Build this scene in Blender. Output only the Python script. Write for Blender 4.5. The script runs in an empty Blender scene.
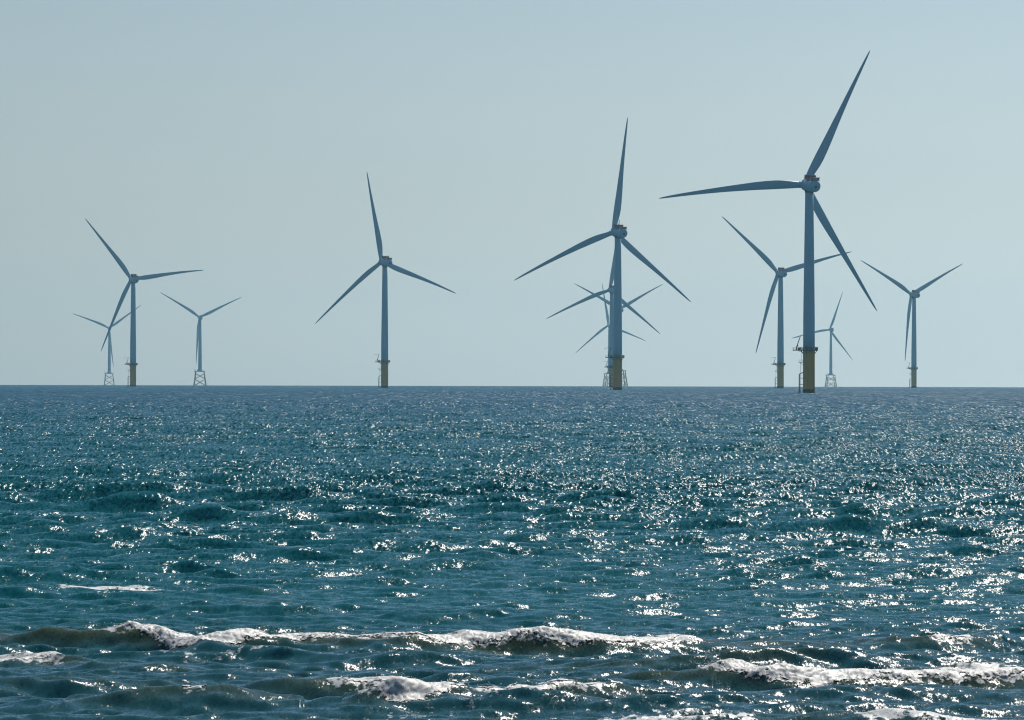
import bpy, math, random
import numpy as np
from mathutils import Vector, Matrix, Euler

R_ = math.radians
scene = bpy.context.scene
COL = scene.collection
random.seed(7)

# ------------------------------------------------------------------ camera
F_PX = 4978.0                     # focal length in pixels (175 mm on a 36 mm sensor)
CAM_H = 6.0                       # metres above the mean sea level
R_EARTH = 7.4e6                   # earth radius with standard refraction
ROLL = R_(0.13)
EYE_Y = 379.7                     # picture row of eye level at the middle column
cam_d = bpy.data.cameras.new('camera')
cam_d.sensor_width = 36.0
cam_d.lens = F_PX * 36.0 / 1024.0
cam_d.clip_start = 0.5
cam_d.clip_end = 60000.0
cam = bpy.data.objects.new('camera', cam_d)
COL.objects.link(cam)
TILT = math.atan((EYE_Y - 360.0) / F_PX)
cam.matrix_world = (Matrix.Translation((0, 0, CAM_H)) @ Matrix.Rotation(math.pi / 2 + TILT, 4, 'X')
                    @ Matrix.Rotation(ROLL, 4, 'Z'))
scene.camera = cam
CAM_M = cam.matrix_world.to_3x3()

def px_dir(px, py):
    """direction of a picture point, scaled to one metre of depth along +Y"""
    v = CAM_M @ Vector(((px - 512.0) / F_PX, (360.0 - py) / F_PX, -1.0))
    return v / v.y

def px_sea(px, py):
    """point on the mean sea surface under a picture point"""
    v = px_dir(px, py)
    t = CAM_H / -v.z
    return v.x * t, t

# ------------------------------------------------------------------ sky and sun
SUN_AZ, SUN_EL = R_(17.0), R_(50.0)          # azimuth to the right of the view axis
world = bpy.data.worlds.new('World')
scene.world = world
world.use_nodes = True
wn = world.node_tree
bg = wn.nodes['Background']
sky = wn.nodes.new('ShaderNodeTexSky')
sky.sky_type = 'NISHITA'
sky.sun_disc = False
sky.sun_elevation = SUN_EL
sky.sun_rotation = SUN_AZ
sky.altitude = 0.0
sky.air_density = 1.0
sky.dust_density = 0.15
sky.ozone_density = 5.0
# a pale marine haze layer lies along the whole horizon and thins out upwards;
# it scatters forward, so it is a little brighter towards the sun
wl = wn.links
def wmath(op, a, b=0.0, c=0.0):
    n = wn.nodes.new('ShaderNodeMath')
    n.operation = op
    for i, v in enumerate((a, b, c)):
        if isinstance(v, (int, float)):
            n.inputs[i].default_value = v
        else:
            wl.new(v, n.inputs[i])
    return n.outputs[0]
wco = wn.nodes.new('ShaderNodeTexCoord')
wsep = wn.nodes.new('ShaderNodeSeparateXYZ')
wl.new(wco.outputs['Generated'], wsep.inputs[0])
wdot = wn.nodes.new('ShaderNodeVectorMath')
wdot.operation = 'DOT_PRODUCT'
wl.new(wco.outputs['Generated'], wdot.inputs[0])
wdot.inputs[1].default_value = (math.sin(SUN_AZ), math.cos(SUN_AZ), 0.0)
glow = wmath('POWER', wmath('MAXIMUM', wdot.outputs['Value'], 0.0), 10.0)
glow = wmath('MULTIPLY_ADD', glow, 0.80, 0.25)
uneven = wn.nodes.new('ShaderNodeTexNoise')        # faint uneven streaks in the haze
umap = wn.nodes.new('ShaderNodeMapping')
umap.inputs['Scale'].default_value = (5.0, 5.0, 34.0)
uneven.inputs['Scale'].default_value = 1.0
uneven.inputs['Detail'].default_value = 3.0
wl.new(wco.outputs['Generated'], umap.inputs['Vector'])
wl.new(umap.outputs['Vector'], uneven.inputs['Vector'])
glow = wmath('MULTIPLY', glow, wmath('MULTIPLY_ADD', uneven.outputs['Fac'], 0.16, 0.93))
layer = wmath('POWER', 2.71828, wmath('MULTIPLY', wmath('MAXIMUM', wsep.outputs['Z'], 0.0), -7.5))
layer = wmath('MULTIPLY', layer, 0.85)
hz = wn.nodes.new('ShaderNodeVectorMath')
hz.operation = 'SCALE'
hz.inputs[0].default_value = (10.0, 11.6, 12.3)
wl.new(glow, hz.inputs['Scale'])
veil = wn.nodes.new('ShaderNodeMix')
veil.data_type = 'RGBA'
wl.new(layer, veil.inputs['Factor'])
wl.new(sky.outputs['Color'], veil.inputs['A'])
wl.new(hz.outputs[0], veil.inputs['B'])
wl.new(veil.outputs['Result'], bg.inputs['Color'])
bg.inputs['Strength'].default_value = 0.064

sun_d = bpy.data.lights.new('sun', 'SUN')
sun_d.energy = 4.0
sun_d.angle = R_(0.53)
sun_d.color = (1.0, 0.95, 0.88)
sun = bpy.data.objects.new('sun', sun_d)
COL.objects.link(sun)
SUN_V = Vector((math.sin(SUN_AZ) * math.cos(SUN_EL), math.cos(SUN_AZ) * math.cos(SUN_EL), math.sin(SUN_EL)))
sun.rotation_euler = SUN_V.to_track_quat('Z', 'Y').to_euler()
sun.location = (0, 0, 300)

scene.view_settings.view_transform = 'Standard'
scene.view_settings.look = 'None'
scene.view_settings.exposure = 0.06
scene.view_settings.gamma = 1.0
scene.render.engine = 'CYCLES'
scene.cycles.use_denoising = True
scene.cycles.max_bounces = 6
scene.cycles.volume_bounces = 1
scene.cycles.sample_clamp_indirect = 4.0
scene.cycles.sample_clamp_direct = 1.5
scene.cycles.filter_width = 1.15

# ------------------------------------------------------------------ materials
def new_mat(name):
    m = bpy.data.materials.new(name)
    m.use_nodes = True
    return m, m.node_tree, m.node_tree.nodes['Principled BSDF']

def paint(name, col, rough=0.45, grime=0.25, scale=0.35, streak=0.08, metallic=0.0, grime_col=(0.16, 0.13, 0.1)):
    """painted steel with weather stains running down it"""
    m, nt, p = new_mat(name)
    geo = nt.nodes.new('ShaderNodeNewGeometry')
    mp = nt.nodes.new('ShaderNodeMapping')
    mp.inputs['Scale'].default_value = (scale, scale, scale * streak)
    nz = nt.nodes.new('ShaderNodeTexNoise')
    nz.inputs['Scale'].default_value = 3.0
    nz.inputs['Detail'].default_value = 6.0
    nz.inputs['Roughness'].default_value = 0.65
    rp = nt.nodes.new('ShaderNodeValToRGB')
    rp.color_ramp.elements[0].position = 0.45
    rp.color_ramp.elements[0].color = (0, 0, 0, 1)
    rp.color_ramp.elements[1].position = 0.8
    rp.color_ramp.elements[1].color = (grime, grime, grime, 1)
    mx = nt.nodes.new('ShaderNodeMix')
    mx.data_type = 'RGBA'
    mx.inputs['A'].default_value = (*col, 1)
    mx.inputs['B'].default_value = (*grime_col, 1)
    nt.links.new(geo.outputs['Position'], mp.inputs['Vector'])
    nt.links.new(mp.outputs['Vector'], nz.inputs['Vector'])
    nt.links.new(nz.outputs['Fac'], rp.inputs['Fac'])
    nt.links.new(rp.outputs['Color'], mx.inputs['Factor'])
    nt.links.new(mx.outputs['Result'], p.inputs['Base Color'])
    p.inputs['Roughness'].default_value = rough
    p.inputs['Metallic'].default_value = metallic
    return m

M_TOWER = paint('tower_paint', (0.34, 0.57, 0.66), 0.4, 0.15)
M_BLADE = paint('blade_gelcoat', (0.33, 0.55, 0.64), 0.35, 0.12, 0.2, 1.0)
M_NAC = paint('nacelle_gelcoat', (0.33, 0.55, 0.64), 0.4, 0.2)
M_YELLOW = paint('yellow_marine_paint', (0.88, 0.44, 0.11), 0.5, 0.45, 0.5, 0.06, grime_col=(0.20, 0.12, 0.05))
M_ALGAE = paint('tidal_growth', (0.035, 0.04, 0.03), 0.8, 0.4, 1.2, 0.3)
M_STEEL = paint('galvanised_steel', (0.30, 0.31, 0.31), 0.5, 0.4, 1.0, 0.3, metallic=0.3)
M_DARK = paint('dark_steel', (0.10, 0.10, 0.10), 0.6, 0.3, 1.0, 0.3)
M_RED = paint('red_railing_paint', (0.22, 0.015, 0.022), 0.5, 0.3, 1.0, 0.5)
M_JACKET = paint('jacket_paint', (0.60, 0.48, 0.24), 0.5, 0.4, 0.5, 0.1)
M_DOOR = paint('door_paint', (0.22, 0.25, 0.27), 0.5, 0.2)

# ------------------------------------------------------------------ mesh helpers
class MB:
    def __init__(self):
        self.v, self.f, self.s = [], [], []
    def add(self, verts, faces, smooth=True):
        o = len(self.v)
        self.v += [tuple(p) for p in verts]
        self.f += [tuple(i + o for i in f) for f in faces]
        self.s += [smooth] * len(faces)
        return self
    def box(self, c, size, rz=0.0, M=None):
        sx, sy, sz = (q / 2 for q in size)
        pts = [Vector((x * sx, y * sy, z * sz)) for z in (-1, 1) for y in (-1, 1) for x in (-1, 1)]
        rot = Matrix.Rotation(rz, 3, 'Z')
        pts = [rot @ p + Vector(c) for p in pts]
        if M is not None:
            pts = [M @ p for p in pts]
        return self.add(pts, [(0, 2, 3, 1), (4, 5, 7, 6), (0, 1, 5, 4), (2, 6, 7, 3), (0, 4, 6, 2), (1, 3, 7, 5)], False)
    def tube(self, a, b, ra, rb=None, n=8, M=None, caps=True):
        a, b = Vector(a), Vector(b)
        rb = ra if rb is None else rb
        d = (b - a).normalized()
        u = d.orthogonal().normalized()
        w = d.cross(u)
        pts = []
        for c, r in ((a, ra), (b, rb)):
            for k in range(n):
                t = 2 * math.pi * k / n
                pts.append(c + u * (r * math.cos(t)) + w * (r * math.sin(t)))
        if M is not None:
            pts = [M @ p for p in pts]
        self.add(pts, [(k, (k + 1) % n, n + (k + 1) % n, n + k) for k in range(n)])
        if caps:
            o = len(self.v) - 2 * n
            self.f += [tuple(o + k for k in reversed(range(n))), tuple(o + n + k for k in range(n))]
            self.s += [False, False]
        return self
    def lathe(self, prof, n=32, M=None, sx=1.0):
        """profile of (radius, height) turned about local z"""
        pts = []
        for r, z in prof:
            for k in range(n):
                t = 2 * math.pi * k / n
                pts.append(Vector((sx * r * math.cos(t), r * math.sin(t), z)))
        if M is not None:
            pts = [M @ p for p in pts]
        fs = []
        for i in range(len(prof) - 1):
            for k in range(n):
                fs.append((i * n + k, i * n + (k + 1) % n, (i + 1) * n + (k + 1) % n, (i + 1) * n + k))
        self.add(pts, fs)
        o = len(self.v) - n * len(prof)
        self.f += [tuple(o + k for k in reversed(range(n))), tuple(o + n * (len(prof) - 1) + k for k in range(n))]
        self.s += [False, False]
        return self
    def build(self, name, mat, parent=None):
        me = bpy.data.meshes.new(name)
        me.from_pydata(self.v, [], self.f)
        me.polygons.foreach_set('use_smooth', self.s)
        me.materials.append(mat)
        me.validate()
        ob = bpy.data.objects.new(name, me)
        COL.objects.link(ob)
        if parent is not None:
            ob.parent = parent
        return ob

# ------------------------------------------------------------------ noise (numpy)
def _hash(ix, iy, iz):
    h = (ix.astype(np.int64) * 374761393 + iy.astype(np.int64) * 668265263 + iz.astype(np.int64) * 2147483647) & 0xffffffff
    h = ((h ^ (h >> 13)) * 1274126177) & 0xffffffff
    h = ((h ^ (h >> 16)) * 2246822519) & 0xffffffff
    return ((h ^ (h >> 15)) & 0xffff) / 65535.0

def vnoise(x, y, z):
    x, y, z = np.broadcast_arrays(np.asarray(x, float), np.asarray(y, float), np.asarray(z, float))
    ix, iy, iz = np.floor(x), np.floor(y), np.floor(z)
    fx, fy, fz = x - ix, y - iy, z - iz
    fx, fy, fz = (f * f * f * (f * (f * 6 - 15) + 10) for f in (fx, fy, fz))
    out = 0
    for dx in (0, 1):
        for dy in (0, 1):
            for dz in (0, 1):
                w = (fx if dx else 1 - fx) * (fy if dy else 1 - fy) * (fz if dz else 1 - fz)
                out = out + w * _hash(ix + dx, iy + dy, iz + dz)
    return out

def fbm(x, y, z, octv=4, gain=0.5):
    s, a, t = 0, 1.0, 0
    for k in range(octv):
        s = s + a * vnoise(x * 2 ** k + 17 * k, y * 2 ** k + 5 * k, z * 2 ** k + 9 * k)
        t += a
        a *= gain
    return s / t

def smooth(a, b, x):
    t = np.clip((x - a) / (b - a), 0, 1)
    return t * t * (3 - 2 * t)

# ------------------------------------------------------------------ the sea surface
rng = np.random.default_rng(11)
WAVES = []
NW = 84
for i in range(NW):
    lam = 0.45 * (20.0 / 0.45) ** ((i + rng.random()) / NW)
    ang = rng.normal(0.0, R_(24) if lam > 3 else R_(34))
    k = 2 * math.pi / lam
    amp = 0.0122 * lam ** 0.70 * (1.0 if lam < 3 else (3 / lam) ** 0.75)
    WAVES.append((k * math.sin(ang), -k * math.cos(ang), lam, amp * (0.7 + 0.6 * rng.random()), rng.random() * 6.283))

# breakers and unbroken swells of the surf: crest line as picture points of the wave's foot -> metres
# (px list, py list, height, front width, back width, foam runs [(px0, px1, strength)])
def crest(pts):
    q = [px_sea(*p) for p in pts]
    return np.array([a for a, b in q]), np.array([b for a, b in q])

SURF = [
    dict(pts=[(-140, 650), (60, 651), (150, 653), (200, 657), (300, 655), (420, 656), (560, 656), (660, 654), (760, 650), (900, 648)],
         h=[(-140, .25), (0, .30), (60, .40), (130, .46), (520, .44), (640, .40), (690, .32), (780, .22), (900, .1)], wf=.85, wb=1.5,
         foam=[(95, 700)],
         run=[(95, .1), (140, .6), (230, .95), (300, .55), (380, .38), (520, .36), (560, .55), (650, .45), (700, .15)]),
    dict(pts=[(560, 684), (690, 687), (800, 690), (1024, 689), (1180, 686)],
         h=[(560, .05), (660, .25), (710, .36), (860, .36), (1180, .33)], wf=.85, wb=1.4, foam=[(700, 1160)],
         run=[(700, .25), (730, .7), (780, .85), (850, .6), (940, .7), (1024, .55), (1160, .5)]),
    dict(pts=[(240, 700), (330, 699), (400, 700), (470, 702), (520, 702)],
         h=[(240, .06), (315, .24), (345, .32), (440, .30), (480, .18), (520, .05)], wf=.8, wb=1.2, foam=[(322, 462)]),
    dict(pts=[(340, 716), (400, 715), (450, 713), (520, 706), (600, 701), (700, 696)],
         h=[(340, .10), (370, .22), (400, .28), (440, .30), (480, .34), (560, .38), (600, .30), (660, .12), (700, .05)], wf=.85, wb=1.3,
         foam=[(352, 478), (468, 610)],
         run=[(352, .4), (385, .8), (410, .9), (450, .6), (500, .3), (560, .36), (610, .15)]),
    dict(pts=[(-140, 668), (0, 664), (50, 664), (90, 668), (200, 672), (330, 676)],
         h=[(-140, .22), (0, .26), (50, .22), (110, .16), (330, .05)], wf=.85, wb=1.1, foam=[(-130, 54)]),
    dict(pts=[(20, 596), (110, 594), (200, 596), (300, 600)],
         h=[(20, .08), (60, .16), (160, .14), (230, .12), (300, .05)], wf=.7, wb=1.2, foam=[(52, 165)]),
    dict(pts=[(170, 606), (250, 604), (330, 606)], h=[(170, .05), (240, .2), (330, .05)], wf=.7, wb=1.3, foam=[]),
    dict(pts=[(860, 648), (940, 650), (1010, 648)], h=[(860, .05), (925, .27), (965, .27), (1010, .08)], wf=.7, wb=1.2, foam=[(927, 975)]),
    dict(pts=[(60, 712), (180, 710), (300, 713)], h=[(60, .08), (170, .26), (220, .24), (300, .08)], wf=.7, wb=1.3, foam=[(176, 204)]),
    dict(pts=[(480, 672), (620, 674), (760, 672), (880, 668)], h=[(480, .06), (620, .18), (760, .17), (880, .05)], wf=.7, wb=1.2, foam=[]),
    dict(pts=[(560, 726), (800, 724), (1024, 727), (1200, 728)], h=[(560, .05), (720, .13), (1100, .14), (1200, .1)], wf=.7, wb=1.2, foam=[(600, 760), (860, 1100)]),
    dict(pts=[(-100, 690), (60, 692), (200, 690)], h=[(-100, .15), (60, .14), (200, .04)], wf=.7, wb=1.3, foam=[]),
    dict(pts=[(700, 560), (820, 558), (900, 560)], h=[(700, .05), (830, .2), (900, .05)], wf=.7, wb=1.4, foam=[]),
]
for s in SURF:
    X, Y = crest(s['pts'])
    s['X'], s['Y'] = X, Y
    s['hx'] = np.array([px_sea(p, np.interp(p, [q[0] for q in s['pts']], [q[1] for q in s['pts']]))[0] for p, _ in s['h']])
    s['hv'] = np.array([v for _, v in s['h']])
    s['seed'] = rng.random() * 100

def crest_y(s, x):
    y = np.interp(x, s['X'], s['Y']) + s['wf'] * 1.25
    return y + 0.55 * (fbm(x * .35 + s['seed'], 0.3, 0.7, 3) - .5) + 0.12 * (vnoise(x * 2.1 + s['seed'], 0.1, 0.4) - .5)

def crest_h(s, x):
    h = np.interp(x, s['hx'], s['hv'])
    h = np.where((x < s['hx'][0]) | (x > s['hx'][-1]), 0, h)
    return h * (0.86 + 0.28 * vnoise(x * .9 + s['seed'], 3.3, 0.2))

def surf_z(x, y):
    z = np.zeros_like(x)
    for s in SURF:
        sel = (y > s['Y'].min() - 4) & (y < s['Y'].max() + 8)
        if not sel.any():
            continue
        xs, ys = x[sel], y[sel]
        e = ys - crest_y(s, xs)
        h = crest_h(s, xs)
        sh = np.where(e < 0, np.exp(-(np.abs(e) / s['wf']) ** 1.7), np.exp(-(np.abs(e) / s['wb']) ** 1.5))
        sh = sh - 0.16 * np.exp(-((e + 1.5) / .8) ** 2)
        z[sel] += h * sh
    return z

def sea_z(x, y, cell, dist):
    """height of the sea; waves shorter than about 2.5 cells of the sheet fade out"""
    z = np.zeros_like(x)
    calm = 0.55 + 0.45 * smooth(115, 260, dist)           # lower chop inside the surf
    grow = 1.0 + 0.35 * smooth(125, 180, dist) + 0.3 * smooth(300, 1500, dist)
    gust = 0.65 + 0.7 * fbm(x / 16, y / 34, 0.5, 3)
    for kx, ky, lam, a, ph in WAVES:
        w = np.clip((lam / cell - 2.0) / 2.0, 0, 1)
        sel = w > 0
        if not sel.any():
            continue
        z[sel] += (a * w[sel]) * np.sin(kx * x[sel] + ky * y[sel] + ph)
    z *= calm * grow * gust
    z = z + 0.9 * np.maximum(z, 0) ** 2                    # sharper crests, flatter troughs
    return z + surf_z(x, y) - (x * x + y * y) / (2 * R_EARTH)

def make_sea():
    d = [1.0]
    while d[-1] < 12500:
        q = d[-1]
        if q < 82: st = max(.06, min(3.0, (83 - q) * .12))
        elif q < 117: st = .065
        elif q < 300: st = .065 + .85 * (q - 117) / 183
        elif q < 1500: st = .0045 * q
        else: st = .008 * q
        d.append(q + st)
    d = np.array(d)
    half = R_(6.75)
    NC = 590
    a = list(np.linspace(-half, half, NC))
    ext = []
    st, q = 2 * half / NC, half
    while q < math.pi - 0.06:
        st = min(st * (1.055 if q < R_(14) else 1.4), R_(7.5))
        q = q + st
        ext.append(min(q, math.pi))
    a = [-e for e in reversed(ext) if e < math.pi - .03] + a + [e for e in ext if e < math.pi - .03]
    a = np.array(a)
    A, D = np.meshgrid(a, d)
    x, y = D * np.sin(A), D * np.cos(A)
    step_d = np.gradient(d)[:, None] * np.ones_like(A)
    step_a = np.gradient(a)[None, :] * D
    cell = np.maximum(step_d, step_a)
    z = sea_z(x.ravel(), y.ravel(), cell.ravel(), D.ravel()).reshape(x.shape)
    nr, nc = x.shape
    co = np.stack([x, y, z], -1).reshape(-1, 3).astype(np.float32)
    i = np.arange((nr - 1) * nc).reshape(nr - 1, nc)
    j = np.roll(i, -1, axis=1)
    quads = np.stack([i, j, j + nc, i + nc], -1).reshape(-1, 4)
    # close the small hole under the camera
    me = bpy.data.meshes.new('sea')
    nv, nf = len(co), len(quads)
    me.vertices.add(nv)
    me.vertices.foreach_set('co', co.ravel())
    me.loops.add(nf * 4)
    me.loops.foreach_set('vertex_index', quads.ravel().astype(np.int32))
    me.polygons.add(nf)
    me.polygons.foreach_set('loop_start', np.arange(0, nf * 4, 4, dtype=np.int32))
    me.polygons.foreach_set('use_smooth', np.ones(nf, dtype=bool))
    me.update(calc_edges=True)
    # loose foam lying on the water of the surf zone
    fo = np.zeros(nv, dtype=np.float32)
    X, Y = co[:, 0].astype(float), co[:, 1].astype(float)
    near = (Y > 80) & (Y < 150)
    xs, ys = X[near], Y[near]
    f = np.zeros_like(xs)
    for s in SURF:
        for p0, p1 in s['foam']:
            x0 = px_sea(p0, s['pts'][0][1])[0]
            x1 = px_sea(p1, s['pts'][0][1])[0]
            e = ys - crest_y(s, xs)
            run = smooth(x0 - .3, x0 + .2, xs) * (1 - smooth(x1 - .2, x1 + .3, xs))
            f = np.maximum(f, run * np.exp(-(np.where(e < 0, e / .7, e / 1.7)) ** 2) * .60)
            f = np.maximum(f, run * np.exp(-((e + 2.0) / 1.1) ** 2) * .36)
    fo[near] = f
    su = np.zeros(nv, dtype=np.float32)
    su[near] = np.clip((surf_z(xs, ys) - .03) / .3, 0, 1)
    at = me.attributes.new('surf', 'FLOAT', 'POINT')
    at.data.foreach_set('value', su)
    at = me.attributes.new('foam', 'FLOAT', 'POINT')
    at.data.foreach_set('value', fo)
    ob = bpy.data.objects.new('sea', me)
    COL.objects.link(ob)
    ob['kind'] = 'structure'
    me.materials.append(sea_material())
    return ob

def sea_material():
    m, nt, p = new_mat('sea_water')
    N, L = nt.nodes, nt.links
    geo = N.new('ShaderNodeNewGeometry')
    sep = N.new('ShaderNodeSeparateXYZ')
    L.new(geo.outputs['Position'], sep.inputs[0])

    def math_(op, a, b=None, clamp=False):
        n = N.new('ShaderNodeMath')
        n.operation = op
        n.use_clamp = clamp
        for k, v in enumerate((a, b)):
            if v is None:
                continue
            if isinstance(v, (int, float)):
                n.inputs[k].default_value = v
            else:
                L.new(v, n.inputs[k])
        return n.outputs[0]

    def ramp(a, b):
        n = N.new('ShaderNodeMapRange')
        n.interpolation_type = 'SMOOTHSTEP'
        n.inputs['From Min'].default_value = a
        n.inputs['From Max'].default_value = b
        L.new(sep.outputs['Y'], n.inputs['Value'])
        return n.outputs['Result']

    def slope_noise(lx, ly, detail, off):
        mp = N.new('ShaderNodeMapping')
        mp.inputs['Location'].default_value = (off, off * 1.7, off * .6)
        mp.inputs['Scale'].default_value = (1 / lx, 1 / ly, 1 / lx)
        L.new(geo.outputs['Position'], mp.inputs['Vector'])
        nz = N.new('ShaderNodeTexNoise')
        nz.inputs['Scale'].default_value = 1.0
        nz.inputs['Detail'].default_value = detail
        nz.inputs['Roughness'].default_value = 0.6
        L.new(mp.outputs['Vector'], nz.inputs['Vector'])
        sb = N.new('ShaderNodeVectorMath')
        sb.operation = 'SUBTRACT'
        sb.inputs[1].default_value = (.5, .5, .5)
        L.new(nz.outputs['Color'], sb.inputs[0])
        return sb.outputs[0]

    def scale(v, s):
        n = N.new('ShaderNodeVectorMath')
        n.operation = 'SCALE'
        L.new(v, n.inputs[0])
        if isinstance(s, (int, float)):
            n.inputs['Scale'].default_value = s
        else:
            L.new(s, n.inputs['Scale'])
        return n.outputs[0]

    def vadd(a, b):
        n = N.new('ShaderNodeVectorMath')
        n.operation = 'ADD'
        L.new(a, n.inputs[0]); L.new(b, n.inputs[1])
        return n.outputs[0]

    # ripples: fine near the shore, coarser wind sea farther out
    BANDS = [  # ripple length across and along the view, amplitude, from, full, fading, faded (metres offshore)
        (.045, .18, 2.0, 1.25, None, (110, 230)),
        (.16, .70, 2.0, 1.42, None, (220, 430)),
        (1.5, 4.5, 1.0, 1.0, (110, 170), (420, 800)),
        (3.5, 26., 1.0, 1.0, (300, 600), (1800, 3500)),
        (.22, 3.0, 1.0, 2.15, (150, 290), (430, 680)),
        (.34, 9.0, 1.0, 2.15, (380, 620), (800, 1250)),
        (.60, 28., 1.0, 2.15, (750, 1150), (1500, 2400)),
        (1.1, 90., 1.0, 2.15, (1400, 2200), (3000, 4600)),
        (2.0, 240., 1.0, 2.15, (2800, 4400), None)]
    tot = None
    for i, (lx, ly, det, amp, fin, fout) in enumerate(BANDS):
        w = ramp(*fin) if fin else 1.0
        if fout:
            o = math_('MULTIPLY', ramp(*fout), 0.8)
            w = math_('MULTIPLY', w, math_('SUBTRACT', 1.0, o))
        w = math_('MULTIPLY', w, amp)
        v = scale(slope_noise(lx, ly, det, 3.1 + 9.7 * i), w)
        tot = v if tot is None else vadd(tot, v)
    calm = math_('MULTIPLY_ADD', ramp(98, 200), 0.50)
    calm.node.inputs[2].default_value = 0.48
    gust = slope_noise(9.0, 60.0, 2.0, 5.5)
    gs = N.new('ShaderNodeSeparateXYZ')
    L.new(gust, gs.inputs[0])
    calm = math_('MULTIPLY', calm, math_('ADD', math_('MULTIPLY', gs.outputs['X'], 1.1), 1.0))
    tot = scale(tot, calm)
    ss = N.new('ShaderNodeSeparateXYZ')
    L.new(tot, ss.inputs[0])
    sx = math_('MULTIPLY', ss.outputs['X'], 0.74)
    sy = math_('MULTIPLY', ss.outputs['Y'], 1.02)
    # faces leaning to the shore are the ones that stand open to it
    bias = math_('MULTIPLY', calm, math_('ADD', math_('MULTIPLY', ramp(250, 2500), 0.03), 0.06))
    sz = math_('MULTIPLY', ss.outputs['Z'], 1.02)
    sq = math_('ADD', math_('MULTIPLY', sy, sy), math_('ADD', math_('MULTIPLY', sz, sz), math_('MULTIPLY', bias, bias)))
    sy = math_('MULTIPLY', math_('SQRT', sq), -1.0)
    cb = N.new('ShaderNodeCombineXYZ')
    L.new(sx, cb.inputs['X']); L.new(sy, cb.inputs['Y'])
    nn = N.new('ShaderNodeVectorMath')
    nn.operation = 'NORMALIZE'
    L.new(vadd(geo.outputs['Normal'], cb.outputs[0]), nn.inputs[0])

    # colour of the water body: sandy green in the shallows, blue-green outside
    body = N.new('ShaderNodeMix')
    body.data_type = 'RGBA'
    body.inputs['A'].default_value = (0.012, 0.080, 0.090, 1)
    body.inputs['B'].default_value = (0.001, 0.104, 0.116, 1)
    L.new(ramp(96, 140), body.inputs['Factor'])
    open_sea = N.new('ShaderNodeMix')         # bluer over deep water
    open_sea.data_type = 'RGBA'
    open_sea.inputs['B'].default_value = (0.001, 0.082, 0.118, 1)
    L.new(ramp(250, 1500), open_sea.inputs['Factor'])
    L.new(body.outputs['Result'], open_sea.inputs['A'])
    body = open_sea
    # foam
    at = N.new('ShaderNodeAttribute')
    at.attribute_name = 'foam'
    fz = slope_noise(.16, .3, 6.0, 51.0)
    fs = N.new('ShaderNodeSeparateXYZ')
    L.new(fz, fs.inputs[0])
    fm = math_('ADD', at.outputs['Fac'], math_('MULTIPLY', fs.outputs['X'], 1.3))
    fr = N.new('ShaderNodeMapRange')
    fr.inputs['From Min'].default_value = 0.42
    fr.inputs['From Max'].default_value = 0.62
    L.new(fm, fr.inputs['Value'])
    fac = math_('MULTIPLY', fr.outputs['Result'], math_('GREATER_THAN', at.outputs['Fac'], 0.03))
    mixc = N.new('ShaderNodeMix')
    mixc.data_type = 'RGBA'
    lit_face = N.new('ShaderNodeMix')             # light through the thin breaker faces, painted in as olive body colour
    lit_face.data_type = 'RGBA'
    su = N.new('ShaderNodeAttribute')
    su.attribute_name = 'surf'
    L.new(su.outputs['Fac'], lit_face.inputs['Factor'])
    L.new(body.outputs['Result'], lit_face.inputs['A'])
    lit_face.inputs['B'].default_value = (0.055, 0.078, 0.036, 1)
    L.new(fac, mixc.inputs['Factor'])
    L.new(lit_face.outputs['Result'], mixc.inputs['A'])
    mixc.inputs['B'].default_value = (0.62, 0.64, 0.62, 1)
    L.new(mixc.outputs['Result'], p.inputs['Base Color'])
    rg = N.new('ShaderNodeMix')
    rg.inputs['A'].default_value = 0.115
    rg.inputs['B'].default_value = 0.6
    L.new(fac, rg.inputs['Factor'])
    L.new(rg.outputs['Result'], p.inputs['Roughness'])
    p.inputs['IOR'].default_value = 1.333
    L.new(nn.outputs[0], p.inputs['Normal'])
    return m

make_sea()

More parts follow.
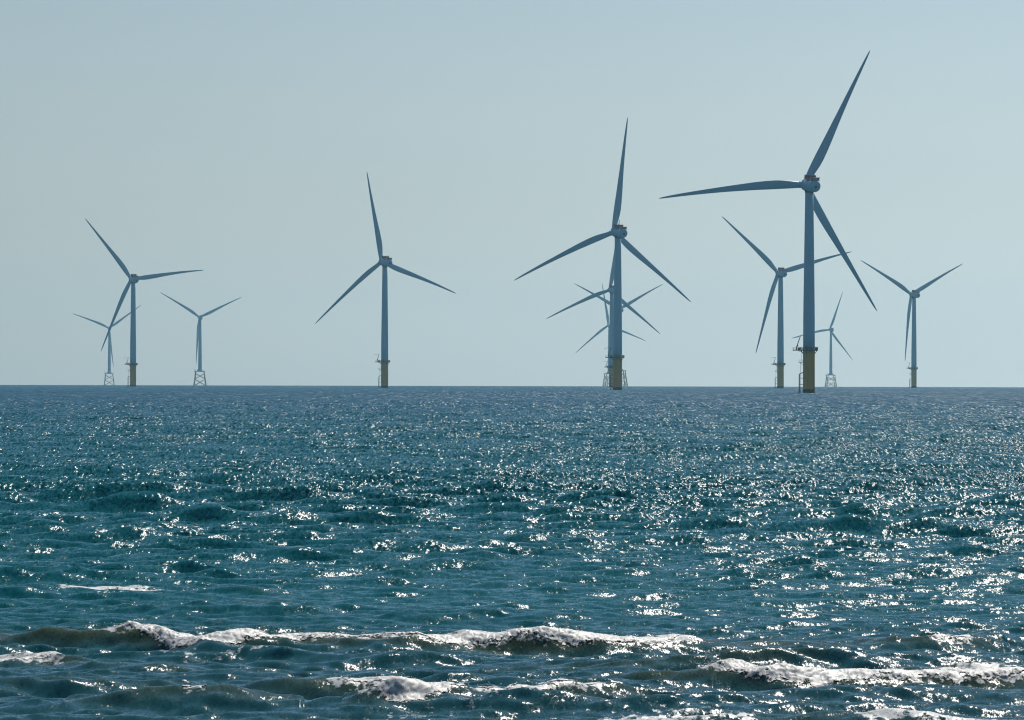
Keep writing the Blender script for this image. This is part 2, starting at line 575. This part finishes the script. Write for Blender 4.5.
# ------------------------------------------------------------------ foam of the breaking crests
def foam_material():
    m, nt, p = new_mat('sea_foam')
    geo = nt.nodes.new('ShaderNodeNewGeometry')
    nz = nt.nodes.new('ShaderNodeTexNoise')
    nz.inputs['Scale'].default_value = 8.0
    nz.inputs['Detail'].default_value = 8.0
    nz.inputs['Roughness'].default_value = 0.7
    rp = nt.nodes.new('ShaderNodeValToRGB')
    rp.color_ramp.elements[0].position = 0.33
    rp.color_ramp.elements[0].color = (0.26, 0.27, 0.23, 1)
    rp.color_ramp.elements[1].position = 0.55
    rp.color_ramp.elements[1].color = (0.64, 0.64, 0.61, 1)
    nt.links.new(geo.outputs['Position'], nz.inputs['Vector'])
    nt.links.new(nz.outputs['Fac'], rp.inputs['Fac'])
    nt.links.new(rp.outputs['Color'], p.inputs['Base Color'])
    p.inputs['Roughness'].default_value = 0.55
    # torn lace: the sheet of bubbles opens where it thins out
    cov = nt.nodes.new('ShaderNodeAttribute')
    cov.attribute_name = 'cover'
    n2 = nt.nodes.new('ShaderNodeTexNoise')
    n2.inputs['Scale'].default_value = 11.0
    n2.inputs['Detail'].default_value = 5.0
    n2.inputs['Roughness'].default_value = 0.65
    nt.links.new(geo.outputs['Position'], n2.inputs['Vector'])
    ad = nt.nodes.new('ShaderNodeMath')
    ad.operation = 'MULTIPLY_ADD'
    ad.inputs[1].default_value = 2.0
    nt.links.new(n2.outputs['Fac'], ad.inputs[0])
    nt.links.new(cov.outputs['Fac'], ad.inputs[2])
    al = nt.nodes.new('ShaderNodeMapRange')
    al.inputs['From Min'].default_value = 1.48
    al.inputs['From Max'].default_value = 1.66
    nt.links.new(ad.outputs[0], al.inputs['Value'])
    nt.links.new(al.outputs['Result'], p.inputs['Alpha'])
    p.inputs['Subsurface Weight'].default_value = 0.85
    p.inputs['Subsurface Radius'].default_value = (1.0, 1.0, 1.0)
    p.inputs['Subsurface Scale'].default_value = 0.04
    return m

def make_foam():
    V, Fc, CV = [], [], []
    off = 0
    for s in SURF:
        for p0, p1 in s['foam']:
            yr = float(np.interp((p0 + p1) / 2, [q[0] for q in s['pts']], [q[1] for q in s['pts']]))
            x0, x1 = px_sea(p0, yr)[0], px_sea(p1, yr)[0]
            nu = max(12, int((x1 - x0) / .022))
            u = np.linspace(x0, x1, nu)
            nv = 46
            v = np.concatenate([np.linspace(-1.15, -.02, 36), np.linspace(.02, .45, nv - 36)])
            U, E = np.meshgrid(u, v)
            tp = min(1.1, (x1 - x0) * .3)
            ends = smooth(x0 - .1, x0 + tp, U) * (1 - smooth(x1 - tp, x1 + .1, U))
            yc = crest_y(s, U)
            h = crest_h(s, U)
            # how far the foam has run down the face varies along the crest
            run = fbm(U * .55 + s['seed'], 1.2, 0.1, 4, .6)
            pr = s.get('run', [(p0, .5), (p1, .5)])
            prx = np.array([px_sea(q, yr)[0] for q, _ in pr])
            prof = np.interp(U, prx, [q for _, q in pr]) * (-.25 + 2.2 * run)
            toe = -(.04 + 1.1 * prof) * smooth(.1, .3, h) * (.12 + .88 * ends)
            Y = yc + E
            x = U.ravel(); y = Y.ravel()
            z = sea_z(x, y, np.full_like(x, .08), y)
            z = z.reshape(U.shape)
            lump = fbm(U * 6.5, Y * 6.5, z * 8 + s['seed'], 4, .55)
            fine = fbm(U * 19, Y * 14, z * 22, 3, .7)
            edge = smooth(toe - .15, toe + .4, E + .3 * (fine - .5)) * (1 - smooth(.10, .34, E + .25 * (lump - .5)))
            hole = smooth(.38, .54, fbm(U * 2.6 + 9, Y * 3.4, s['seed'], 3, .6) + .25 * (1 - np.abs(E) / 1.1))
            env = edge * smooth(0, .25, ends) * (0.15 + .85 * hole) * smooth(.08, .22, h)
            t = env * (.012 + .055 * np.maximum(lump - .28, 0) + .03 * (fine - .35)) * (.5 + 1.4 * h) - .03 * (1 - smooth(0, .35, env))
            px = U + .10 * env * (fbm(U * 9, Y * 9, z * 9 + 40, 3) - .5)
            py = Y - t * .35
            pz = z + t * 1.0
            V.append(np.stack([px, py, pz], -1).reshape(-1, 3))
            CV.append((env * (.75 + .35 * lump)).ravel())
            n_r, n_c = U.shape
            i = np.arange((n_r - 1) * n_c).reshape(n_r - 1, n_c)[:, :-1]
            q = np.stack([i, i + 1, i + 1 + n_c, i + n_c], -1).reshape(-1, 4)
            keep = (env.ravel()[q].max(1) > .02)
            Fc.append(q[keep] + off)
            off += px.size
            # droplets thrown off the crest
            nd = int((x1 - x0) * 16)
            for _ in range(nd):
                dx = rng.uniform(x0, x1)
                e = rng.normal(-.12, .16)
                yy = float(crest_y(s, np.array([dx]))[0]) + e
                zz = float(sea_z(np.array([dx]), np.array([yy]), np.array([.08]), np.array([yy]))[0])
                r = rng.uniform(.004, .011)
                c = np.array([dx, yy - .05, zz + .04 + abs(rng.normal(0, .05))])
                o6 = np.array([(1, 0, 0), (-1, 0, 0), (0, 1, 0), (0, -1, 0), (0, 0, 1), (0, 0, -1)]) * r
                V.append(c + o6)
                CV.append(np.ones(6) * 2)
                tri = np.array([(0, 2, 4, 4), (2, 1, 4, 4), (1, 3, 4, 4), (3, 0, 4, 4), (2, 0, 5, 5), (1, 2, 5, 5), (3, 1, 5, 5), (0, 3, 5, 5)])
                Fc.append(tri + off)
                off += 6
    V = np.concatenate(V)
    faces = np.concatenate(Fc)
    fl = [tuple(q) if q[2] != q[3] else tuple(q[:3]) for q in faces.tolist()]
    me = bpy.data.meshes.new('surf_foam')
    me.from_pydata(V.tolist(), [], fl)
    me.polygons.foreach_set('use_smooth', np.ones(len(me.polygons), dtype=bool))
    me.materials.append(foam_material())
    at = me.attributes.new('cover', 'FLOAT', 'POINT')
    at.data.foreach_set('value', np.concatenate(CV).astype(np.float32))
    ob = bpy.data.objects.new('surf_foam', me)
    COL.objects.link(ob)
    ob['kind'] = 'stuff'
    ob['label'] = 'white churned foam tumbling down the small breaking waves near the shore'
    ob['category'] = 'foam'
make_foam()

# ------------------------------------------------------------------ wind turbines
def blade_mesh(Rb, axis, bdir, le, sag, fwd):
    """one blade: root circle blending into twisted aerofoil sections"""
    k = Rb / 77.0
    #      r/R   chord thick  twist  leading-edge offset
    st = [(.020, 3.3, 1.0, 0, .50), (.045, 3.3, 1.0, 2, .50), (.08, 3.7, .86, 10, .46), (.12, 4.25, .66, 13, .41),
          (.16, 4.65, .52, 13, .37), (.20, 4.8, .43, 12, .35), (.26, 4.65, .36, 10, .335), (.34, 4.2, .30, 8, .32), (.44, 3.55, .26, 6, .33),
          (.54, 2.95, .23, 4, .34), (.64, 2.45, .21, 3, .36), (.74, 1.98, .19, 1.5, .38), (.83, 1.58, .18, .5, .40), (.90, 1.25, .18, 0, .42),
          (.95, .95, .18, 0, .45), (.98, .65, .18, 0, .5), (.995, .32, .2, 0, .55), (1.0, .1, .3, 0, .6)]
    n = 16
    pts, fs = [], []
    for (t, ch, th, tw, lo) in st:
        ch *= k
        w = min(1.0, max(0.0, (1.0 - th) / .45))
        c = bdir * (t * Rb) + axis * (fwd * (1.35 * t - .35 * t ** 3)) + Vector((0, 0, -1)) * (sag * t ** 2.4)
        ca, sa = math.cos(R_(tw + 2)), math.sin(R_(tw + 2))
        ex = le * ca + axis * sa             # towards the leading edge
        ey = axis * ca - le * sa
        for i in range(n):
            a = 2 * math.pi * i / n
            cx = math.cos(a)
            # circle and aerofoil outlines share their parameter
            xc, yc = .5 * cx, .5 * math.sin(a)
            xa = .5 * cx
            s = (0.5 - xa)
            ta = 1.48 * (math.sqrt(max(s, 0)) - .42 * s - 1.2 * s * s * .55 + .06 * s ** 3) if s < 1 else 0
            ta = max(0.0, .5 * 2.0 * math.sqrt(max(s * (1 - s), 0)) * (1.25 - .85 * s))
            ya = (ta if math.sin(a) >= 0 else -ta * .8)
            X = (1 - w) * xc + w * xa
            Yv = ((1 - w) * yc + w * ya) * th
            pts.append(c + ex * ((X - .5 + lo) * ch) + ey * (Yv * ch))
    for r in range(len(st) - 1):
        for i in range(n):
            fs.append((r * n + i, r * n + (i + 1) % n, (r + 1) * n + (i + 1) % n, (r + 1) * n + i))
    mb = MB()
    mb.add(pts, fs)
    o = n * (len(st) - 1)
    mb.f += [tuple(range(n))[::-1], tuple(o + i for i in range(n))]
    mb.s += [False, False]
    return mb

def ring_rail(mb, c, r, z, n, h, gap=None):
    """guard rail round a ring platform: posts and two rails"""
    pr = []
    for i in range(n):
        a = 2 * math.pi * i / n
        p = Vector((c[0] + r * math.cos(a), c[1] + r * math.sin(a), z))
        pr.append(p)
        mb.tube(p, p + Vector((0, 0, h)), .08, n=5)
    for i in range(n):
        p, q = pr[i], pr[(i + 1) % n]
        for hh in (h, h * .52):
            mb.tube(p + Vector((0, 0, hh)), q + Vector((0, 0, hh)), .08, n=5, caps=False)
    return mb

def rail_line(mb, pts, h, closed=False):
    pts = [Vector(p) for p in pts]
    for p in pts:
        mb.tube(p, p + Vector((0, 0, h)), .05, n=5)
    seq = zip(pts, pts[1:] + ([pts[0]] if closed else []))
    for p, q in seq:
        for hh in (h, h * .52):
            mb.tube(p + Vector((0, 0, hh)), q + Vector((0, 0, hh)), .045, n=5, caps=False)
    return mb

def add_rotor(root, HUB, psi, th0, Rb, helideck):
    """nacelle, hub and blades; psi: yaw of the wind-facing axis to the left of +Y; th0: clock angle of one blade"""
    tau = R_(6.0)
    a = Vector((-math.sin(psi) * math.cos(tau), math.cos(psi) * math.cos(tau), math.sin(tau)))
    er = Vector((math.cos(psi), math.sin(psi), 0))
    eu = er.cross(a)
    k = Rb / 77.0
    hubc = Vector((0, 0, HUB)) + a * (6.4 * k)
    # local frame: x = er, y = eu (up), z = axis, origin on the tower axis at hub height
    M = Matrix((er, eu, a)).transposed().to_4x4()
    M = Matrix.Translation((0, 0, HUB)) @ M @ Matrix.Diagonal((k, k, k, 1))
    # canopy
    nac = MB().lathe([(.4, -9.5), (1.9, -9.45), (2.55, -9.2), (2.88, -8.7), (3.0, -8.0), (3.05, -1.5), (3.0, 2.2), (2.9, 2.6)], 28, M)
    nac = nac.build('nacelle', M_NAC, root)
    MB().lathe([(2.9, 2.62), (3.22, 2.75), (3.25, 4.3), (2.9, 4.55), (2.3, 4.62)], 28, M).build('generator', M_NAC, nac)
    v = MB()
    v.lathe([(1.0, 0), (1.05, .14), (.75, .2)], 14, M @ Matrix.Translation((2.93, -.1, .3)) @ Matrix.Rotation(math.pi / 2, 4, 'Y'))
    v.build('side_vent', M_DARK, nac)
    v = MB()
    v.lathe([(.75, 0), (.78, .1), (.5, .14)], 14, M @ Matrix.Translation((0, -.3, -9.5)) @ Matrix.Rotation(math.pi, 4, 'X'))
    v.build('rear_vent', M_DARK, nac)
    # yaw bearing between canopy and tower
    MB().lathe([(2.15, -3.9 * k), (2.35, -3.4 * k), (2.45, -2.2 * k)], 24, Matrix.Translation((0, 0, HUB))).build('yaw_bearing', M_DARK, nac)
    # roof cooler at the rear
    c = MB().box((0, 3.5, -7.4), (4.6, 1.5, 1.6), M=M).build('cooler', M_STEEL, nac)
    f = MB()
    for xx in (-2.2, -.75, .75, 2.2):
        f.tube((xx, 2.3, -8.3), (xx, 4.35, -8.3), .12, n=6, M=M)
    f.tube((-2.4, 4.38, -8.3), (2.4, 4.38, -8.3), .14, n=6, M=M)
    f.build('cooler_frame', M_STEEL, c)
    mast = MB().tube((1.2, 2.5, -3.6), (1.2, 6.2, -3.6), .07, n=6, M=M).tube((.7, 5.9, -3.6), (1.7, 5.9, -3.6), .05, n=6, M=M)
    mast.build('wind_mast', M_DARK, nac)
    if helideck:
        dk = MB().box((0, 3.2, -.9), (4.6, .3, 4.6), M=M)
        for xx in (-1.6, 1.6):
            for zz in (-2.4, .6):
                dk.tube((xx, 2.2, zz), (xx, 3.2, zz), .12, n=6, M=M)
        dk = dk.build('hoist_deck', M_DARK, nac)
        r = MB()
        c4 = [(-2.25, 1.35), (2.25, 1.35), (2.25, -3.15), (-2.25, -3.15)]
        for i in range(4):
            (ax, az), (bx, bz) = c4[i], c4[(i + 1) % 4]
            for j in range(5):
                px, pz = ax + (bx - ax) * j / 5, az + (bz - az) * j / 5
                r.tube((px, 3.3, pz), (px, 5.2, pz), .08, n=5, M=M)
            for yy in (5.2, 4.6, 3.9):
                r.tube((ax, yy, az), (bx, yy, bz), .06, n=5, M=M)
            # perforated infill of the rail
            cx, cz = (ax + bx) / 2, (az + bz) / 2
            r.box((cx, 4.2, cz), (abs(bx - ax) + .04, 1.6, abs(bz - az) + .04), M=M)
        r.build('deck_railing', M_RED, dk)
    # hub with three collars
    hub = MB().lathe([(2.2, 4.7), (2.45, 5.0), (2.5, 6.3), (2.3, 7.6), (1.75, 8.7), (.95, 9.4), (.2, 9.65)], 24, M)
    hub = hub.build('hub', M_NAC, root)
    lescale = 1.0
    for j in range(3):
        t = th0 + j * 2 * math.pi / 3
        b = eu * math.cos(t) + er * math.sin(t)
        le = eu * math.sin(t) - er * math.cos(t)
        col = MB().tube(hubc + b * (1.6 * k), hubc + b * (3.1 * k), 1.8 * k, 1.72 * k, n=20)
        col.build('blade_collar', M_NAC, hub)
        sag = 3.0 * k * (1 - b.z ** 2) * 1.0
        mb = blade_mesh(Rb, a, b, le, sag, 3.6 * k)
        mb.v = [tuple(Vector(p) + hubc) for p in mb.v]
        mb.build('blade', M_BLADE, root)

def tower_parts(root, z0, z1, r0, r1):
    n = 10
    prof = []
    for i in range(n + 1):
        t = i / n
        r = r0 + (r1 - r0) * (max(0, t - .18) / .82) ** 1.1
        prof.append((r, z0 + (z1 - z0) * t))
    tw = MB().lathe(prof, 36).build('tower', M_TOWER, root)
    for t in (.30, .64):
        i = t * n
        r = r0 + (r1 - r0) * (max(0, t - .18) / .82) ** 1.1
        z = z0 + (z1 - z0) * t
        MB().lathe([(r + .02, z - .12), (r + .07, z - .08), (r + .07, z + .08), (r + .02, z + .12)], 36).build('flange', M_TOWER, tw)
    dr = MB().box((-r0 * .45, -r0 * .89, z0 + 1.55), (1.0, .22, 2.3), -.46).build('door', M_DOOR, tw)
    return tw

def monopile_turbine(name, base, psi, th0, label):
    root = bpy.data.objects.new(name, None)
    COL.objects.link(root)
    root.location = base
    root['label'] = label
    root['category'] = 'wind turbine'
    root['group'] = 'wind turbines on yellow monopiles'
    HUB, R0, PZ = 107.0, 3.05, 22.2
    pile = MB().lathe([(R0 - .02, 1.9), (R0, 2.0), (R0, 21.2), (R0 + .12, 21.3), (R0 + .12, 21.6), (R0, 21.75)], 36)
    pile = pile.build('transition_piece', M_YELLOW, root)
    MB().lathe([(R0 + .05, -8.0), (R0 + .05, 1.6), (R0 + .03, 1.95)], 36).build('tidal_zone', M_ALGAE, root)
    tower_parts(root, PZ - .35, HUB - 3.6, 3.02, 2.12)
    # ring platform with a lay-down wing to the left
    pf = MB().lathe([(R0 + .1, PZ - .5), (4.7, PZ - .45), (4.75, PZ + .15), (R0 + .1, PZ)], 24)
    pf.box((-6.0, -.6, PZ - .2), (4.6, 4.0, .5))
    pf = pf.build('platform', M_DARK, root)
    for i in range(8):
        an = 2 * math.pi * (i + .5) / 8
        MB().tube((R0 * math.cos(an), R0 * math.sin(an), PZ - 2.2), (4.5 * math.cos(an), 4.5 * math.sin(an), PZ - .35), .13, n=6).build('bracket', M_DARK, pf)
    MB().tube((-R0, -.6, PZ - 1.5), (-5.6, -.6, PZ - .4), .14, n=6).build('bracket', M_DARK, pf)
    rl = ring_rail(MB(), (0, 0), 4.6, PZ + .1, 28, 1.25)
    rail_line(rl, [(-4.4, -2.5, PZ), (-6.3, -2.5, PZ), (-8.2, -2.5, PZ), (-8.2, -.6, PZ), (-8.2, 1.3, PZ), (-6.3, 1.3, PZ), (-4.4, 1.3, PZ)], 1.2)
    rl.build('railing', M_DARK, pf)
    # equipment on the platform
    MB().box((-5.1, .2, PZ + .55), (1.2, 1.3, 1.2)).build('cabinet', M_DARK, pf)
    MB().box((3.6, -1.6, PZ + .6), (.9, .8, 1.2), .4).build('cabinet', M_DARK, pf)
    # davit crane
    cr = MB().tube((-6.4, -.8, PZ), (-6.4, -.8, PZ + 1.6), .34, n=10)
    cr.tube((-6.4, -.8, PZ + 1.4), (-4.7, -1.2, PZ + 6.4), .24, .2, n=8)
    cr.box((-6.0, -.9, PZ + 2.0), (.8, .7, .8))
    cr = cr.build('davit_crane', M_DARK, pf)
    jb = MB().tube((-4.2, -1.2, PZ + 6.8), (-8.9, -1.0, PZ + 6.0), .13, .09, n=6)
    jb.tube((-8.8, -1.0, PZ + 6.0), (-8.8, -1.0, PZ + 4.6), .04, n=5)
    jb.build('crane_jib', M_DARK, cr)
    # boat landing: two fender tubes, ladder, rest platform
    bl = MB()
    for yy in (-1.5, .1):
        bl.tube((-5.0, yy, -4.0), (-5.0, yy, 9.6), .26, n=10)
        bl.tube((-5.0, yy, 9.6), (-3.0, yy, 10.6), .2, n=8)
        for zz in (.9, 4.4, 7.6):
            bl.tube((-5.0, yy, zz), (-2.8, yy * .6, zz), .15, n=6)
    bl = bl.build('boat_landing', M_DARK, root)
    ld = MB()
    for yy in (-1.0, -.45):
        ld.tube((-4.35, yy, -3.0), (-4.35, yy, 16.0), .06, n=5)
        ld.tube((-3.75, yy, 15.6), (-3.75, yy, PZ + 1.0), .06, n=5)
    for i in range(60):
        zz = -2 + i * .3
        ld.tube((-4.35, -1.0, zz), (-4.35, -.45, zz), .03, n=4, caps=False)
    for i in range(18):
        zz = 15.9 + i * .3
        ld.tube((-3.75, -1.0, zz), (-3.75, -.45, zz), .03, n=4, caps=False)
    ld.build('ladder', M_STEEL, bl)
    rp = MB().box((-4.15, -.7, 15.7), (2.3, 2.4, .18)).tube((-2.9, -.7, 14.5), (-4.9, -.7, 15.6), .1, n=6)
    rail_line(rp, [(-3.1, -1.8, 15.8), (-5.2, -1.8, 15.8), (-5.2, .4, 15.8), (-3.1, .4, 15.8)], 1.15)
    rp.build('rest_platform', M_DARK, bl)
    # cable tube down the right side
    MB().tube((2.6, -1.9, PZ - .6), (2.6, -1.9, -3.0), .17, n=8).build('cable_tube', M_YELLOW, root)
    add_rotor(root, HUB, psi, th0, 78.3, True)
    return root

def jacket_turbine(name, base, psi, th0, turn, label):
    root = bpy.data.objects.new(name, None)
    COL.objects.link(root)
    root.location = base
    root['label'] = label
    root['category'] = 'wind turbine'
    root['group'] = 'wind turbines on lattice jackets'
    HUB, PZ = 118.5, 23.8
    rot = Matrix.Rotation(turn, 3, 'Z')
    def P(sx, sy, z):
        w = 7.2 + (PZ - z) * .13
        return rot @ Vector((sx * w, sy * w, z))
    cs = [(-1, -1), (1, -1), (1, 1), (-1, 1)]
    for c in cs:
        MB().tube(P(*c, -9), P(*c, PZ + .3), .85, .75, n=12).build('jacket_leg', M_JACKET, root)
    for i in range(4):
        c, d = cs[i], cs[(i + 1) % 4]
        for z0, z1 in ((20.5, 11.5), (11.0, -1.0)):
            for p, q in ((c, d), (d, c)):
                MB().tube(P(*p, z0), P(*q, z1), .42, n=8).build('cross_brace', M_JACKET, root)
        MB().tube(P(*c, -1.4), P(*d, -1.4), .4, n=8).build('horizontal_brace', M_JACKET, root)
    pf = MB()
    pts = [rot @ Vector((x, y, 0)) for x, y in ((-10, -8.8), (8.8, -8.8), (8.8, 8.8), (-10, 8.8))]
    lo = [p + Vector((0, 0, PZ)) for p in pts]
    hi = [p + Vector((0, 0, PZ + .7)) for p in pts]
    pf.add(lo + hi, [(3, 2, 1, 0), (4, 5, 6, 7), (0, 1, 5, 4), (1, 2, 6, 5), (2, 3, 7, 6), (3, 0, 4, 7)], False)
    pf = pf.build('platform', M_DARK, root)
    rl = rail_line(MB(), [p + (q - p) * t for p, q in zip(hi, hi[1:] + hi[:1]) for t in (0, .25, .5, .75)], 1.3, True)
    rl.build('railing', M_STEEL, pf)
    c0 = rot @ Vector((-8.6, -6.5, 0))
    cr = MB().tube(c0 + Vector((0, 0, PZ)), c0 + Vector((0, 0, PZ + 3.5)), .4, n=8)
    cr.tube(c0 + Vector((0, 0, PZ + 3.2)), c0 + Vector((-3.5, .5, PZ + 5.5)), .22, n=6)
    cr.build('davit_crane', M_DARK, pf)
    tp = MB().lathe([(6.2, PZ + .72), (6.0, PZ + 1.2), (4.2, PZ + 3.6), (3.3, PZ + 6.0), (3.2, PZ + 6.4)], 28)
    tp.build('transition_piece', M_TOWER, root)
    bl = MB()
    for xx in (-.9, .9):
        p = P(-1, -.1, 6)
        bl.tube((p.x - 1.6, p.y + xx, -5), (p.x - .6, p.y + xx, 9), .28, n=8)
        bl.tube((p.x - .6, p.y + xx, 9), (p.x + .9, p.y + xx, PZ), .14, n=6)
    bl.build('boat_landing', M_DARK, root)
    tower_parts(root, PZ + 6.3, HUB - 3.8, 3.2, 2.1)
    add_rotor(root, HUB, psi, th0, 83.5, False)
    return root

def place(px_x, hub_y, hub_h):
    """tower axis from its picture column; distance from the row of its hub and the hub height"""
    v = px_dir(px_x, hub_y)
    # CAM_H + d * v.z = hub_h - (d^2 (1 + vx^2)) / (2 Re)
    A = (1 + v.x ** 2) / (2 * R_EARTH)
    d = (-v.z + math.sqrt(v.z ** 2 + 4 * A * (hub_h - CAM_H))) / (2 * A)
    z = -(d * d * (1 + v.x ** 2)) / (2 * R_EARTH)
    return Vector((v.x * d, d, z))

MONO = [
    (809.3, 185.2, 20, 26, 'largest white wind turbine, one blade level, yellow base with crane on its platform'),
    (617.9, 232.4, 26, 6, 'white turbine on yellow monopile hiding three other turbines behind its tower'),
    (384.9, 262.2, 26, 108, 'white turbine on yellow monopile standing alone, no turbine overlapping it'),
    (133.3, 279.4, 18, 81, 'white turbine on yellow monopile, its hanging blade crossing a fainter lattice-based turbine'),
    (780.7, 273.2, 22, 73, 'white turbine on yellow monopile, one blade passing behind the largest turbine\'s tower'),
    (914.1, 294.7, 30, 61, 'white turbine on pale yellow monopile, blades spread in a Y, one hanging beside its tower'),
    (611.9, 290.2, 20, 7, 'white turbine on yellow monopile half hidden behind a nearer turbine\'s tower'),
]
for px, hy, psi, th, lab in MONO:
    b = place(px, hy, 107.0)
    az = math.atan2(b.x, b.y)
    monopile_turbine('offshore_wind_turbine', b, R_(psi) - az, R_(th), lab)

JACK = [
    (619.8, 309.7, 18, 60, 10, 'hazy turbine with Y-spread blades, its hub hidden behind a near tower'),
    (609.4, 325.4, 16, 110, 14, 'faint low turbine on lattice legs with one blade raised, left of a near tower'),
    (830.9, 329.8, 20, 19, 8, 'faint small turbine on white-looking lattice legs beside the largest turbine\'s yellow base'),
    (109.4, 328.4, 4, 53, 6, 'faint small turbine on lattice legs behind a hanging blade of the nearer turbine'),
    (200.1, 317.6, 8, 63, 7, 'grey-blue turbine on lattice legs standing clear, two blades raised in a Y'),
]
for px, hy, psi, th, turn, lab in JACK:
    b = place(px, hy, 118.5)
    az = math.atan2(b.x, b.y)
    jacket_turbine('lattice_wind_turbine', b, R_(psi) - az, R_(th), R_(turn), lab)

# ------------------------------------------------------------------ sea haze
def make_haze():
    m = bpy.data.materials.new('sea_haze')
    m.use_nodes = True
    nt = m.node_tree
    nt.nodes.clear()
    out = nt.nodes.new('ShaderNodeOutputMaterial')
    vol = nt.nodes.new('ShaderNodeVolumePrincipled')
    vol.inputs['Color'].default_value = (0.52, 0.88, 1.0, 1)
    vol.inputs['Density'].default_value = HAZE
    vol.inputs['Anisotropy'].default_value = 0.6
    nt.links.new(vol.outputs[0], out.inputs['Volume'])
    mb = MB().box((0, 0, 105.0), (25400, 25400, 260.0))
    ob = mb.build('haze', m)
    ob['kind'] = 'stuff'
    ob['label'] = 'thin pale blue sea haze veiling the far turbines'
    ob['category'] = 'haze'
HAZE = 3.0e-5
make_haze()
